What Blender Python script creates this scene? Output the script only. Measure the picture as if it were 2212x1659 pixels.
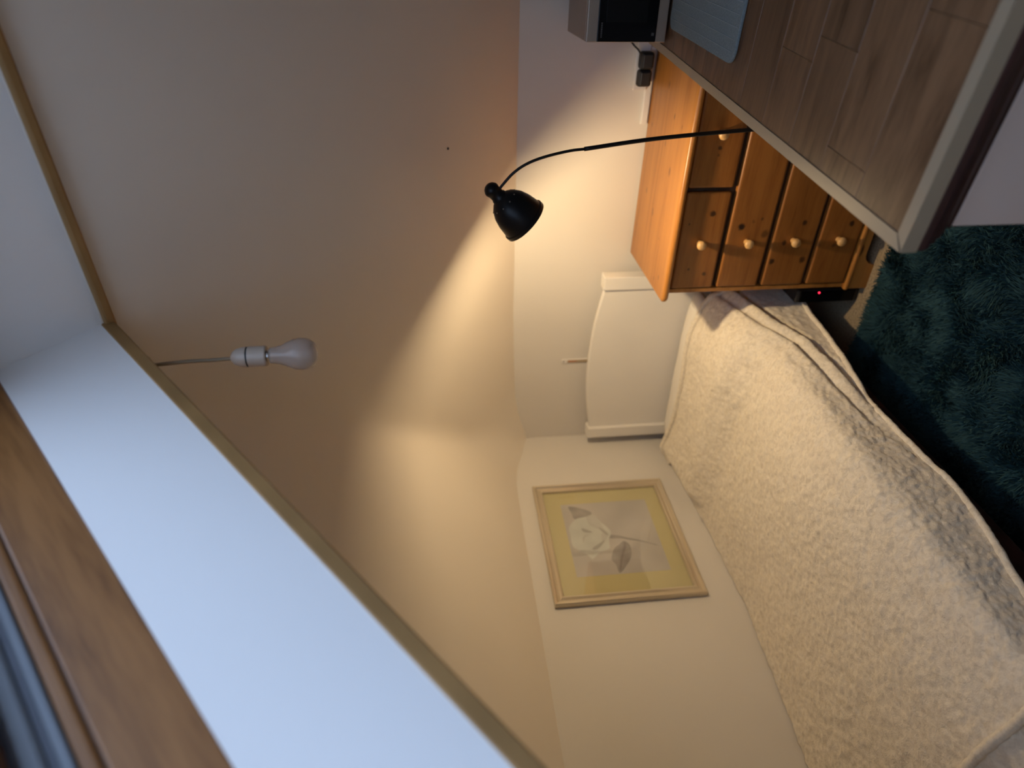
import bpy, bmesh, math, random
import numpy as np
from mathutils import Vector, Matrix, noise
random.seed(7); np.random.seed(7)
sc = bpy.context.scene
C = sc.collection
for o in list(bpy.data.objects): bpy.data.objects.remove(o)

# ------------------------------------------------------------------ camera
FPX = 1386.27                                   # focal length in pixels of the 2212 x 1659 frame
CAM = Vector((2.325, -2.694, 1.7453))
yaw, pitch, roll = 0.6263, -0.1011, -0.0497
fwd = Vector((-math.sin(yaw)*math.cos(pitch), math.cos(yaw)*math.cos(pitch), math.sin(pitch)))
rt = Vector((math.cos(yaw), math.sin(yaw), 0)); up = rt.cross(fwd)
r_ = rt*math.cos(roll) + up*math.sin(roll); u_ = -rt*math.sin(roll) + up*math.cos(roll)
cd = bpy.data.cameras.new('camera'); cam = bpy.data.objects.new('camera', cd); C.objects.link(cam)
# the photograph was taken in portrait and lies on its side: the top of the room is at the left of the frame
X, Y, Z = -u_, r_, -fwd
cam.matrix_world = Matrix(((X.x, Y.x, Z.x, CAM.x), (X.y, Y.y, Z.y, CAM.y), (X.z, Y.z, Z.z, CAM.z), (0, 0, 0, 1)))
cd.sensor_fit = 'HORIZONTAL'; cd.sensor_width = 36; cd.lens = FPX/2212*36
cd.clip_start = 0.01; cd.clip_end = 100
cd.dof.use_dof = True; cd.dof.focus_distance = 1.8; cd.dof.aperture_fstop = 1.5
sc.camera = cam

# ------------------------------------------------------------------ sky and exposure
SKY = 4.8
w = bpy.data.worlds.new('world'); sc.world = w; w.use_nodes = True
# evenly overcast dusk sky: three times as bright overhead as at the horizon, dull ground below it
wn = w.node_tree; bg = wn.nodes['Background']; bg.inputs['Strength'].default_value = SKY
tc = wn.nodes.new('ShaderNodeTexCoord'); sp = wn.nodes.new('ShaderNodeSeparateXYZ'); rp = wn.nodes.new('ShaderNodeValToRGB'); mr = wn.nodes.new('ShaderNodeMapRange')
wn.links.new(tc.outputs['Generated'], sp.inputs[0]); wn.links.new(sp.outputs['Z'], mr.inputs[0]); mr.inputs[1].default_value = -1; mr.inputs[2].default_value = 1
wn.links.new(mr.outputs[0], rp.inputs[0]); wn.links.new(rp.outputs[0], bg.inputs['Color'])
SC = (0.58, 0.715, 1.0); el = rp.color_ramp.elements; el.new(0.5); el.new(0.52)
for e, p, c in zip(el, (0, 0.495, 0.52, 1.0), ((.05, .05, .05), (.05, .05, .05), tuple(v*.36 for v in SC), SC)): e.position = p; e.color = (*c, 1)
LAMP = 1400.0
sc.view_settings.view_transform = 'Standard'; sc.view_settings.look = 'None'
sc.view_settings.exposure = 0.0; sc.view_settings.gamma = 1.0; sc.view_settings.use_curve_mapping = False
sc.cycles.use_denoising = True; sc.cycles.max_bounces = 6; sc.cycles.diffuse_bounces = 4; sc.cycles.glossy_bounces = 2; sc.cycles.use_adaptive_sampling = True; sc.cycles.adaptive_threshold = 0.08; sc.cycles.adaptive_min_samples = 16; sc.cycles.caustics_reflective = False
sc.cycles.transparent_max_bounces = 12; sc.cycles.sample_clamp_indirect = 6

# ------------------------------------------------------------------ materials
def new_mat(name):
    m = bpy.data.materials.new(name); m.use_nodes = True
    nt = m.node_tree; b = nt.nodes['Principled BSDF']
    return m, nt, b
def N(nt, t, **kw):
    n = nt.nodes.new(t)
    for k, v in kw.items(): setattr(n, k, v)
    return n
def coords(nt, scale=(1,1,1), rot=(0,0,0), kind='Object'):
    tc = N(nt, 'ShaderNodeTexCoord'); mp = N(nt, 'ShaderNodeMapping')
    mp.inputs['Scale'].default_value = scale; mp.inputs['Rotation'].default_value = rot
    nt.links.new(tc.outputs[kind], mp.inputs['Vector']); return mp.outputs[0]
def ramp(nt, fac, stops):
    r = N(nt, 'ShaderNodeValToRGB'); nt.links.new(fac, r.inputs[0])
    el = r.color_ramp.elements
    while len(el) < len(stops): el.new(0.5)
    for e, (p, c) in zip(el, stops): e.position = p; e.color = (*c, 1)
    return r.outputs[0]
def add_bump(nt, b, h, strength=0.2, dist=0.01):
    bp = N(nt, 'ShaderNodeBump'); bp.inputs['Strength'].default_value = strength; bp.inputs['Distance'].default_value = dist
    nt.links.new(h, bp.inputs['Height']); nt.links.new(bp.outputs[0], b.inputs['Normal'])
def plain(name, col, rough=0.5, metal=0.0, var=0.06, vscale=6, bump=0.0, bscale=80, spec=0.5):
    m, nt, b = new_mat(name)
    n = N(nt, 'ShaderNodeTexNoise'); n.inputs['Scale'].default_value = vscale; n.inputs['Detail'].default_value = 1
    nt.links.new(coords(nt), n.inputs['Vector'])
    c0 = tuple(max(0, x*(1-var)) for x in col); c1 = tuple(min(1, x*(1+var)) for x in col)
    nt.links.new(ramp(nt, n.outputs['Fac'], [(0.3, c0), (0.7, c1)]), b.inputs['Base Color'])
    b.inputs['Roughness'].default_value = rough; b.inputs['Metallic'].default_value = metal; b.inputs['Specular IOR Level'].default_value = spec
    if bump:
        n2 = N(nt, 'ShaderNodeTexNoise'); n2.inputs['Scale'].default_value = bscale; n2.inputs['Detail'].default_value = 2
        nt.links.new(coords(nt), n2.inputs['Vector']); add_bump(nt, b, n2.outputs['Fac'], bump, 0.004)
    return m
def wood(name, light, dark, knot=None, grain=(1.2, 14, 14), rough=0.42, knot_scale=(5, 9, 9), knot_size=0.10, bump=0.05, density=0.55, rings=1.0):
    """grain runs along the object's local X; optional dark knots"""
    m, nt, b = new_mat(name); L = nt.links
    n = N(nt, 'ShaderNodeTexNoise'); n.inputs['Scale'].default_value = 2.2; n.inputs['Detail'].default_value = 5; n.inputs['Distortion'].default_value = 0.8
    tc = N(nt, 'ShaderNodeTexCoord'); oi = N(nt, 'ShaderNodeObjectInfo')
    off = N(nt, 'ShaderNodeVectorMath', operation='SCALE'); off.inputs['Scale'].default_value = 17.3
    cx = N(nt, 'ShaderNodeCombineXYZ')
    for i in range(3): L.new(oi.outputs['Random'], cx.inputs[i])
    L.new(cx.outputs[0], off.inputs[0])
    ad = N(nt, 'ShaderNodeVectorMath', operation='ADD'); L.new(tc.outputs['Object'], ad.inputs[0]); L.new(off.outputs[0], ad.inputs[1])
    mp = N(nt, 'ShaderNodeMapping'); mp.inputs['Scale'].default_value = grain; L.new(ad.outputs[0], mp.inputs[0]); L.new(mp.outputs[0], n.inputs['Vector'])
    fine = N(nt, 'ShaderNodeTexNoise'); fine.inputs['Scale'].default_value = 9; fine.inputs['Detail'].default_value = 6
    mp2 = N(nt, 'ShaderNodeMapping'); mp2.inputs['Scale'].default_value = tuple(g*1.6 for g in grain); L.new(ad.outputs[0], mp2.inputs[0]); L.new(mp2.outputs[0], fine.inputs['Vector'])
    mx = N(nt, 'ShaderNodeMath', operation='MULTIPLY_ADD'); L.new(fine.outputs['Fac'], mx.inputs[0]); mx.inputs[1].default_value = 0.45; L.new(n.outputs['Fac'], mx.inputs[2])
    col = ramp(nt, mx.outputs[0], [(0.48, dark), (0.62, tuple((a+c)/2 for a, c in zip(light, dark))), (0.86, light)])
    # each piece a slightly different tone
    hsv = N(nt, 'ShaderNodeHueSaturation'); mr = N(nt, 'ShaderNodeMapRange'); L.new(oi.outputs['Random'], mr.inputs[0])
    mr.inputs[3].default_value = 1-0.16*rings; mr.inputs[4].default_value = 1+0.16*rings; L.new(mr.outputs[0], hsv.inputs['Value']); L.new(col, hsv.inputs['Color'])
    out = hsv.outputs[0]
    if knot:
        vo = N(nt, 'ShaderNodeTexVoronoi'); vo.feature = 'F1'; vo.inputs['Scale'].default_value = 1.0
        mp3 = N(nt, 'ShaderNodeMapping'); mp3.inputs['Scale'].default_value = knot_scale; L.new(ad.outputs[0], mp3.inputs[0]); 
        nn = N(nt, 'ShaderNodeTexNoise'); nn.inputs['Scale'].default_value = 3.0; L.new(mp3.outputs[0], nn.inputs['Vector'])
        mxv = N(nt, 'ShaderNodeMix', data_type='VECTOR'); mxv.inputs[0].default_value = 0.10; L.new(mp3.outputs[0], mxv.inputs[4]); L.new(nn.outputs['Color'], mxv.inputs[5])
        L.new(mxv.outputs[1], vo.inputs['Vector'])
        sep = N(nt, 'ShaderNodeSeparateColor'); L.new(vo.outputs['Color'], sep.inputs[0])
        gt = N(nt, 'ShaderNodeMath', operation='GREATER_THAN'); L.new(sep.outputs[0], gt.inputs[0]); gt.inputs[1].default_value = density
        sz = N(nt, 'ShaderNodeMath', operation='MULTIPLY_ADD'); L.new(sep.outputs[1], sz.inputs[0]); sz.inputs[1].default_value = knot_size; sz.inputs[2].default_value = knot_size*0.35
        dv = N(nt, 'ShaderNodeMath', operation='DIVIDE'); L.new(vo.outputs['Distance'], dv.inputs[0]); L.new(sz.outputs[0], dv.inputs[1])
        sm = N(nt, 'ShaderNodeMapRange'); sm.interpolation_type = 'SMOOTHSTEP'; L.new(dv.outputs[0], sm.inputs[0]); sm.inputs[1].default_value = 0.6; sm.inputs[2].default_value = 1.15; sm.inputs[3].default_value = 1; sm.inputs[4].default_value = 0
        ml = N(nt, 'ShaderNodeMath', operation='MULTIPLY'); L.new(sm.outputs[0], ml.inputs[0]); L.new(gt.outputs[0], ml.inputs[1])
        mxc = N(nt, 'ShaderNodeMix', data_type='RGBA'); L.new(ml.outputs[0], mxc.inputs[0]); L.new(out, mxc.inputs[6]); mxc.inputs[7].default_value = (*knot, 1)
        out = mxc.outputs[2]
    L.new(out, b.inputs['Base Color']); b.inputs['Roughness'].default_value = rough
    if bump: add_bump(nt, b, mx.outputs[0], bump, 0.002)
    return m
def emit(name, col, s):
    m, nt, b = new_mat(name); b.inputs['Base Color'].default_value = (*col, 1)
    b.inputs['Emission Color'].default_value = (*col, 1); b.inputs['Emission Strength'].default_value = s; return m

M = {}
M['paint'] = plain('wall_paint', (0.67, 0.635, 0.585), 0.75, var=0.02, vscale=2.5, bump=0.10, bscale=45, spec=0.25)
M['ceil'] = plain('ceiling_paint', (0.765, 0.70, 0.615), 0.8, var=0.02, vscale=1.8, bump=0.08, bscale=30, spec=0.2)
M['reveal'] = plain('reveal_paint', (0.90, 0.90, 0.895), 0.7, var=0.02, vscale=2, bump=0.05, spec=0.25)
M['bead'] = plain('bead_brown', (0.30, 0.165, 0.055), 0.6, var=0.12, vscale=9)
M['frame_pine'] = wood('frame_pine', (0.30, 0.135, 0.043), (0.12, 0.044, 0.011), None, grain=(1.0, 12, 12), rough=0.4, rings=0.4)
M['pine'] = wood('pine', (0.42, 0.182, 0.040), (0.28, 0.102, 0.017), (0.10, 0.036, 0.010), grain=(0.9, 10, 10), rough=0.36, knot_scale=(7, 16, 16), knot_size=0.16, density=0.5, rings=0.35)
# knots of the pine chest: (x, z or y, radius, darkness), in room coordinates of its front and its top
KF = [(1.403, 0.602, 0.0146, 1.00), (1.434, 0.526, 0.0061, 0.60), (1.423, 0.560, 0.0073, 0.35), (1.373, 0.501, 0.0158, 0.60), (1.458, 0.726, 0.0110, 0.90), (1.418, 0.812, 0.0049, 0.70), (1.211, 0.712, 0.0085, 0.80), (1.232, 0.778, 0.0049, 0.70), (1.413, 0.350, 0.0110, 0.90), (1.333, 0.412, 0.0110, 0.90), (1.256, 0.442, 0.0122, 0.90), (1.259, 0.317, 0.0134, 0.80), (1.405, 0.156, 0.0110, 0.90), (1.316, 0.202, 0.0085, 0.60), (1.318, 0.262, 0.0097, 0.30), (1.301, 0.056, 0.0122, 0.90), (1.224, 0.017, 0.0158, 0.50), (1.696, 0.751, 0.0085, 0.80), (1.673, 0.749, 0.0049, 0.50)]
KT = [(1.577, -0.352, 0.0104, 0.80), (1.765, -0.313, 0.0065, 0.80), (1.750, -0.405, 0.0052, 0.70), (1.377, -0.235, 0.0091, 0.70), (1.428, -0.120, 0.0078, 0.70), (1.656, -0.259, 0.0065, 0.70), (1.145, -0.366, 0.0052, 0.80), (1.173, -0.417, 0.0065, 0.80), (1.852, -0.208, 0.0091, 0.70), (1.310, -0.351, 0.0039, 0.60), (1.677, -0.071, 0.0052, 0.80)]
def add_knots(m, items, axes, col, stretch):
    nt = m.node_tree; L = nt.links; b = nt.nodes['Principled BSDF']; src = b.inputs['Base Color'].links[0].from_socket
    ge = N(nt, 'ShaderNodeNewGeometry'); wob = N(nt, 'ShaderNodeTexNoise'); wob.inputs['Scale'].default_value = 60; L.new(ge.outputs['Position'], wob.inputs['Vector'])
    sb_ = N(nt, 'ShaderNodeVectorMath', operation='MULTIPLY_ADD'); L.new(wob.outputs['Color'], sb_.inputs[0]); sb_.inputs[1].default_value = (.012, .012, .012); L.new(ge.outputs['Position'], sb_.inputs[2])
    tot = None
    for a, c, r, dk in items:
        ctr = [.006, .006, .006]; ctr[0] += a; ctr[axes] += c; sc_ = [0, 0, 0]; sc_[0] = 1/(r*stretch); sc_[axes] = 1/r
        d = N(nt, 'ShaderNodeVectorMath', operation='SUBTRACT'); L.new(sb_.outputs[0], d.inputs[0]); d.inputs[1].default_value = ctr
        q = N(nt, 'ShaderNodeVectorMath', operation='MULTIPLY'); L.new(d.outputs[0], q.inputs[0]); q.inputs[1].default_value = sc_
        ln = N(nt, 'ShaderNodeVectorMath', operation='LENGTH'); L.new(q.outputs[0], ln.inputs[0])
        mr_ = N(nt, 'ShaderNodeMapRange'); mr_.interpolation_type = 'SMOOTHSTEP'; L.new(ln.outputs['Value'], mr_.inputs[0])
        for k_, v_ in zip((1, 2, 3, 4), (.45, 1.25, dk, 0)): mr_.inputs[k_].default_value = v_
        if tot is None: tot = mr_.outputs[0]
        else:
            mm = N(nt, 'ShaderNodeMath', operation='MAXIMUM'); L.new(tot, mm.inputs[0]); L.new(mr_.outputs[0], mm.inputs[1]); tot = mm.outputs[0]
    mx = N(nt, 'ShaderNodeMix', data_type='RGBA'); L.new(tot, mx.inputs[0]); L.new(src, mx.inputs[6]); mx.inputs[7].default_value = (*col, 1); L.new(mx.outputs[2], b.inputs['Base Color'])
M['pine_front_dim'] = wood('pine_front_dim', (0.31, 0.120, 0.024), (0.19, 0.062, 0.010), None, grain=(0.9, 10, 10), rough=0.4, rings=0.35)  # grazing lamplight on the drawers put into the colour, darker than the top
add_knots(M['pine_front_dim'], KF, 2, (0.022, 0.008, 0.004), 1.1)
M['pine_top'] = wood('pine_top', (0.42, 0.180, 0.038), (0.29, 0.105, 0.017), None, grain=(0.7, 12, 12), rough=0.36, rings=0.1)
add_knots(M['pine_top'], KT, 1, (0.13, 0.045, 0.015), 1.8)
M['knob'] = wood('knob_pine', (0.66, 0.40, 0.16), (0.50, 0.27, 0.09), None, grain=(6, 20, 20), rough=0.35, rings=0.3)
M['gap'] = plain('drawer_gap_shade', (0.06, 0.028, 0.012), 0.8)
M['grey_rail'] = plain('grey_rail', (0.19, 0.215, 0.25), 0.45, 0.25, var=0.05)
M['dark_rail'] = plain('dark_rail', (0.095, 0.11, 0.145), 0.5, 0.1)
M['carpet'] = plain('carpet', (0.30, 0.235, 0.155), 0.95, var=0.25, vscale=120, bump=0.8, bscale=260, spec=0.1)
M['white_wood'] = plain('white_painted_wood', (0.80, 0.77, 0.72), 0.45, var=0.02, vscale=4)
M['white_body'] = plain('white_cabinet', (0.60, 0.495, 0.43), 0.5, var=0.03)
M['maroon'] = wood('dark_mahogany', (0.055, 0.022, 0.020), (0.022, 0.009, 0.009), None, rough=0.4, rings=0.1)
M['alu'] = plain('satin_aluminium', (0.34, 0.275, 0.19), 0.42, 0.25, var=0.06, vscale=3)
M['plank'] = wood('laminate_plank', (0.165, 0.088, 0.043), (0.062, 0.029, 0.012), (0.035, 0.018, 0.010), grain=(1.6, 13, 13), rough=0.40, knot_scale=(4, 14, 14), knot_size=0.10, density=0.8, rings=1.3, bump=0.03)
M['board'] = plain('chipboard', (0.20, 0.14, 0.09), 0.8)
M['black_metal'] = plain('black_lacquer', (0.007, 0.007, 0.0075), 0.35, var=0.1, spec=0.2)
M['black_plastic'] = plain('black_plastic', (0.014, 0.014, 0.015), 0.5, var=0.1)
M['black_glass'] = plain('black_glass', (0.004, 0.004, 0.0045), 0.15, var=0.05, spec=0.12)
M['glass_dim'] = plain('oven_window', (0.008, 0.008, 0.008), 0.25, var=0.05, spec=0.12)
M['silver'] = plain('silver_case', (0.33, 0.275, 0.225), 0.42, 0.35, var=0.04)
M['mark'] = plain('grey_print', (0.05, 0.05, 0.052), 0.5)
M['vent'] = plain('shade_vent', (0.16, 0.14, 0.11), 0.5)
M['shade_in'] = plain('shade_inside', (0.75, 0.74, 0.72), 0.6)
M['bulb_on'] = emit('lit_bulb', (1.0, 0.745, 0.425), LAMP)
M['led'] = emit('red_led', (1.0, 0.02, 0.06), 3)
M['white_plastic'] = plain('white_plastic', (0.72, 0.69, 0.66), 0.35, var=0.02)
M['pendant_white'] = plain('pendant_plastic', (0.43, 0.35, 0.28), 0.4, var=0.02)
M['frost'] = plain('frosted_bulb', (0.44, 0.36, 0.31), 0.12, var=0.02)
_nt = M['frost'].node_tree; _t = N(_nt, 'ShaderNodeBsdfTransparent'); _m = N(_nt, 'ShaderNodeMixShader'); _m.inputs[0].default_value = 0.45
_nt.links.new(_nt.nodes['Principled BSDF'].outputs[0], _m.inputs[1]); _nt.links.new(_t.outputs[0], _m.inputs[2]); _nt.links.new(_m.outputs[0], _nt.nodes['Material Output'].inputs[0])
M['chrome'] = plain('chrome', (0.7, 0.7, 0.7), 0.2, 1.0, var=0.03)
M['cord'] = plain('pendant_cord', (0.24, 0.18, 0.11), 0.6)
M['champagne'] = plain('champagne_frame', (0.64, 0.56, 0.43), 0.28, 0.6, var=0.06, vscale=3)
M['mount'] = plain('mustard_mount', (0.74, 0.58, 0.29), 0.8, var=0.04, vscale=3)
M['print_bg'] = plain('print_ground', (0.66, 0.55, 0.49), 0.8, var=0.10, vscale=5)
M['petal'] = plain('print_petal', (0.76, 0.69, 0.61), 0.8, var=0.07, vscale=12)
M['petal2'] = plain('print_petal_shade', (0.68, 0.595, 0.53), 0.8, var=0.08, vscale=12)
M['petal3'] = plain('print_petal_dark', (0.53, 0.45, 0.395), 0.8, var=0.08, vscale=12)
M['leaf'] = plain('print_leaf', (0.46, 0.375, 0.335), 0.8, var=0.15, vscale=14)
M['leaf2'] = plain('print_leaf_dark', (0.36, 0.28, 0.25), 0.8, var=0.12, vscale=14)
M['linen'] = plain('white_linen', (0.80, 0.76, 0.69), 0.85, var=0.03, vscale=5, bump=0.15, bscale=60, spec=0.1)
M['mauve'] = plain('mauve_sheet', (0.30, 0.19, 0.16), 0.9, var=0.1, spec=0.1)
M['rug_base'] = plain('rug_backing', (0.012, 0.06, 0.062), 0.95, var=0.2)
M['mat'] = None
M['red_liquid'] = plain('thermometer_red', (0.45, 0.10, 0.05), 0.4)
M['thermo_scale'] = plain('thermometer_scale', (0.40, 0.31, 0.19), 0.6)
M['brown_nail'] = plain('brown_nail', (0.08, 0.05, 0.03), 0.5)
# fleece
def fleece(name, col, dcol):
    m, nt, b = new_mat(name)
    n = N(nt, 'ShaderNodeTexNoise'); n.inputs['Scale'].default_value = 55; n.inputs['Detail'].default_value = 4; n.inputs['Distortion'].default_value = 1.2
    nt.links.new(coords(nt), n.inputs['Vector'])
    nt.links.new(ramp(nt, n.outputs['Fac'], [(0.32, dcol), (0.60, col)]), b.inputs['Base Color'])
    b.inputs['Roughness'].default_value = 1; b.inputs['Specular IOR Level'].default_value = 0.05
    b.inputs['Sheen Weight'].default_value = 0.25; b.inputs['Sheen Roughness'].default_value = 0.5
    n2 = N(nt, 'ShaderNodeTexNoise'); n2.inputs['Scale'].default_value = 110; n2.inputs['Detail'].default_value = 4; n2.inputs['Distortion'].default_value = 1.5
    nt.links.new(coords(nt), n2.inputs['Vector']); add_bump(nt, b, n2.outputs['Fac'], 0.5, 0.004)
    return m
M['fleece'] = fleece('sherpa_fleece', (0.80, 0.725, 0.595), (0.66, 0.59, 0.475))
def rugmat():
    m, nt, b = new_mat('teal_shag'); 
    n = N(nt, 'ShaderNodeTexNoise'); n.inputs['Scale'].default_value = 9; n.inputs['Detail'].default_value = 3
    nt.links.new(coords(nt), n.inputs['Vector'])
    nt.links.new(ramp(nt, n.outputs['Fac'], [(0.3, (0.017, 0.050, 0.060)), (0.7, (0.034, 0.088, 0.100))]), b.inputs['Base Color'])
    b.inputs['Roughness'].default_value = 0.8; b.inputs['Specular IOR Level'].default_value = 0.2; return m
M['rug'] = rugmat()
def matmat():
    m, nt, b = new_mat('blue_microfibre')
    n = N(nt, 'ShaderNodeTexNoise'); n.inputs['Scale'].default_value = 220; n.inputs['Detail'].default_value = 3
    nt.links.new(coords(nt), n.inputs['Vector'])
    nt.links.new(ramp(nt, n.outputs['Fac'], [(0.3, (0.15, 0.185, 0.195)), (0.7, (0.215, 0.25, 0.26))]), b.inputs['Base Color'])
    b.inputs['Roughness'].default_value = 0.95; b.inputs['Specular IOR Level'].default_value = 0.1; add_bump(nt, b, n.outputs['Fac'], 0.4, 0.002); return m
M['mat'] = matmat()
M['mat_line'] = plain('mat_line', (0.27, 0.31, 0.32), 0.95, spec=0.1)
def pane():
    m, nt, b = new_mat('window_pane'); nt.nodes.remove(b)
    out = nt.nodes['Material Output']; t = N(nt, 'ShaderNodeBsdfTransparent'); g = N(nt, 'ShaderNodeBsdfGlossy'); g.inputs['Roughness'].default_value = 0.02
    t.inputs['Color'].default_value = (0.93, 0.96, 0.97, 1)
    mx = N(nt, 'ShaderNodeMixShader'); mx.inputs[0].default_value = 0.06
    nt.links.new(t.outputs[0], mx.inputs[1]); nt.links.new(g.outputs[0], mx.inputs[2]); nt.links.new(mx.outputs[0], out.inputs[0]); return m
M['pane'] = pane()

# ------------------------------------------------------------------ mesh helpers
def link(name, me, mat, parent=None, smooth=False):
    if mat is not None:
        for mm in (mat if isinstance(mat, (list, tuple)) else [mat]): me.materials.append(M[mm] if isinstance(mm, str) else mm)
    o = bpy.data.objects.new(name, me); C.objects.link(o)
    if parent: o.parent = parent
    if smooth:
        for p in me.polygons: p.use_smooth = True
    return o
def from_bm(name, bm, mat, parent=None, smooth=False):
    me = bpy.data.meshes.new(name); bmesh.ops.recalc_face_normals(bm, faces=bm.faces); bm.to_mesh(me); bm.free()
    return link(name, me, mat, parent, smooth)
def from_py(name, v, f, mat, parent=None, smooth=False):
    me = bpy.data.meshes.new(name); me.from_pydata([tuple(p) for p in v], [], f); me.update()
    return link(name, me, mat, parent, smooth)
def bm_box(bm, x0, x1, y0, y1, z0, z1, bev=0.0, seg=2):
    g = bmesh.ops.create_cube(bm, size=1.0)['verts']
    for v in g: v.co = Vector(((x0+x1)/2+v.co.x*(x1-x0), (y0+y1)/2+v.co.y*(y1-y0), (z0+z1)/2+v.co.z*(z1-z0)))
    if bev:
        es = {e for v in g for e in v.link_edges}
        bmesh.ops.bevel(bm, geom=list(es), offset=bev, segments=seg, profile=0.5, affect='EDGES')
def box(name, x0, x1, y0, y1, z0, z1, mat, parent=None, bev=0.003, seg=2):
    """a box whose origin sits at its own centre, so object coordinates follow the piece"""
    cx, cy, cz = (x0+x1)/2, (y0+y1)/2, (z0+z1)/2
    bm = bmesh.new(); bm_box(bm, x0-cx, x1-cx, y0-cy, y1-cy, z0-cz, z1-cz, bev, seg)
    o = from_bm(name, bm, mat, parent); o.location = (cx, cy, cz); return o
def empty(name, loc, rz=0.0):
    o = bpy.data.objects.new(name, None); C.objects.link(o); o.location = loc; o.rotation_euler = (0, 0, rz); o.empty_display_size = 0.1; return o
def tag(o, label, cat, group=None):
    o['label'] = label; o['category'] = cat
    if group: o['group'] = group
    return o
def structure(o, label=None):
    o['kind'] = 'structure'
    if label: o['label'] = label
    return o
def lathe(bm, prof, seg=32, mat=None, close=True):
    """prof: (radius, height) along local Z, optional 4x4 matrix"""
    rings = []
    for r, h in prof:
        if r < 1e-6: rings.append([bm.verts.new((0, 0, h))])
        else: rings.append([bm.verts.new((r*math.cos(2*math.pi*i/seg), r*math.sin(2*math.pi*i/seg), h)) for i in range(seg)])
    for a, b in zip(rings, rings[1:]):
        for i in range(seg):
            j = (i+1) % seg
            if len(a) == 1 and len(b) == 1: continue
            if len(a) == 1: bm.faces.new((a[0], b[i], b[j]))
            elif len(b) == 1: bm.faces.new((a[i], a[j], b[0]))
            else: bm.faces.new((a[i], a[j], b[j], b[i]))
    if mat is not None:
        vs = [v for r in rings for v in r]
        for v in vs: v.co = mat @ v.co
def tube(bm, pts, rad, seg=12, cap=True):
    pts = [Vector(p) for p in pts]; n = len(pts)
    rad = rad if isinstance(rad, (list, tuple)) else [rad]*n
    T = [(pts[min(i+1, n-1)]-pts[max(i-1, 0)]).normalized() for i in range(n)]
    a = Vector((0, 0, 1)) if abs(T[0].z) < 0.9 else Vector((1, 0, 0))
    nrm = (a - T[0]*a.dot(T[0])).normalized(); rings = []
    for i in range(n):
        nrm = (nrm - T[i]*nrm.dot(T[i])).normalized(); bn = T[i].cross(nrm)
        rings.append([bm.verts.new(pts[i]+(nrm*math.cos(2*math.pi*k/seg)+bn*math.sin(2*math.pi*k/seg))*rad[i]) for k in range(seg)])
    for a, b in zip(rings, rings[1:]):
        for k in range(seg): bm.faces.new((a[k], a[(k+1) % seg], b[(k+1) % seg], b[k]))
    if cap: bm.faces.new(rings[0][::-1]); bm.faces.new(rings[-1])
def spline(pts, n=8):
    """Catmull-Rom through pts"""
    P = [Vector(p) for p in pts]; P = [P[0]*2-P[1]]+P+[P[-1]*2-P[-2]]; out = []
    for i in range(1, len(P)-2):
        for k in range(n):
            t = k/n; a, b, c, d = P[i-1], P[i], P[i+1], P[i+2]
            out.append(0.5*((2*b)+(c-a)*t+(2*a-5*b+4*c-d)*t*t+(3*b-a-3*c+d)*t**3))
    out.append(P[-2]); return out
def lerp(x, xs, ys): return float(np.interp(x, xs, ys))
def align(p, d):
    """matrix that puts local Z along d at point p"""
    return Matrix.Translation(p) @ Vector(d).to_track_quat('Z', 'Y').to_matrix().to_4x4()

# ------------------------------------------------------------------ the room shell (attic with a hipped roof)
XR, YN = 4.2, -3.05                 # right gable wall, wall behind the camera
RY, RZ, TP = -1.365, 2.50, 0.80     # ridge line and tangent of the roof pitch
HX0, HX1 = 1.58, 2.52               # skylight shaft
cs, sn = math.cos(math.atan(TP)), math.sin(math.atan(TP))
def S(x, s, n): return Vector((x, RY - cs*s - sn*n, RZ - sn*s + cs*n))   # s down the near slope, n out through the roof
HS1 = 1.96; HY1 = RY - cs*HS1
def zb(x): return lerp(x, [0, .073, .188, .313, .55, .8, 5], [1.321, 1.341, 1.374, 1.392, 1.402, 1.41, 1.415])
def zl(y): return lerp(-y, [0, .126, .232, .35, .6, 1.27, 3.2], [1.321, 1.36, 1.397, 1.418, 1.42, 1.415, 1.405])
def smin(a, b, k=0.05):
    h = max(0, min(1, 0.5+0.5*(b-a)/k)); return b*(1-h)+a*h-k*h*(1-h)
def zc(x, y):
    k = 0.05*max(0, min(1, (x-y)/0.3))+1e-4
    z = smin(zb(x)-TP*y, zl(y)+TP*x, k)
    return min(z, RZ+TP*(y-RY))
xs = sorted(set([round(v, 4) for v in list(np.linspace(0, 1.55, 54))+[HX0]+list(np.linspace(1.62, 2.48, 16))+[HX1]+list(np.linspace(2.56, XR, 18))]))
ys = sorted(set([round(v, 4) for v in list(np.linspace(0, -1.34, 48))+[RY]+list(np.linspace(-1.40, HY1+.03, 26))+[round(HY1, 4)]+[YN]]), reverse=True)
xin, yin = list(xs), list(ys)
xs = [-.06]+xs+[XR+.06]; ys = [.06]+ys+[YN-.06]      # the boards run on over the wall heads
V = [(x, y, zc(x, y)) for y in ys for x in xs]; F = []; nx = len(xs)
for j in range(len(ys)-1):
    for i in range(nx-1):
        mx_, my_ = (xs[i]+xs[i+1])/2, (ys[j]+ys[j+1])/2
        if HX0 < mx_ < HX1 and HY1 < my_ < RY: continue
        F.append((j*nx+i, (j+1)*nx+i, (j+1)*nx+i+1, j*nx+i+1))
ceil = from_py('ceiling', V, F, 'ceil', smooth=True); structure(ceil, 'cream painted sloping attic ceiling')
so = ceil.modifiers.new('thick', 'SOLIDIFY'); so.thickness = 0.012; so.offset = 1
try:
    ceil.data.set_sharp_from_angle(angle=math.radians(25))
except Exception: pass
T = 0.1
fl = box('floor', -T, XR+T, YN-T, T, -0.1, 0, 'carpet', bev=0); structure(fl, 'beige carpeted floor')
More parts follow.
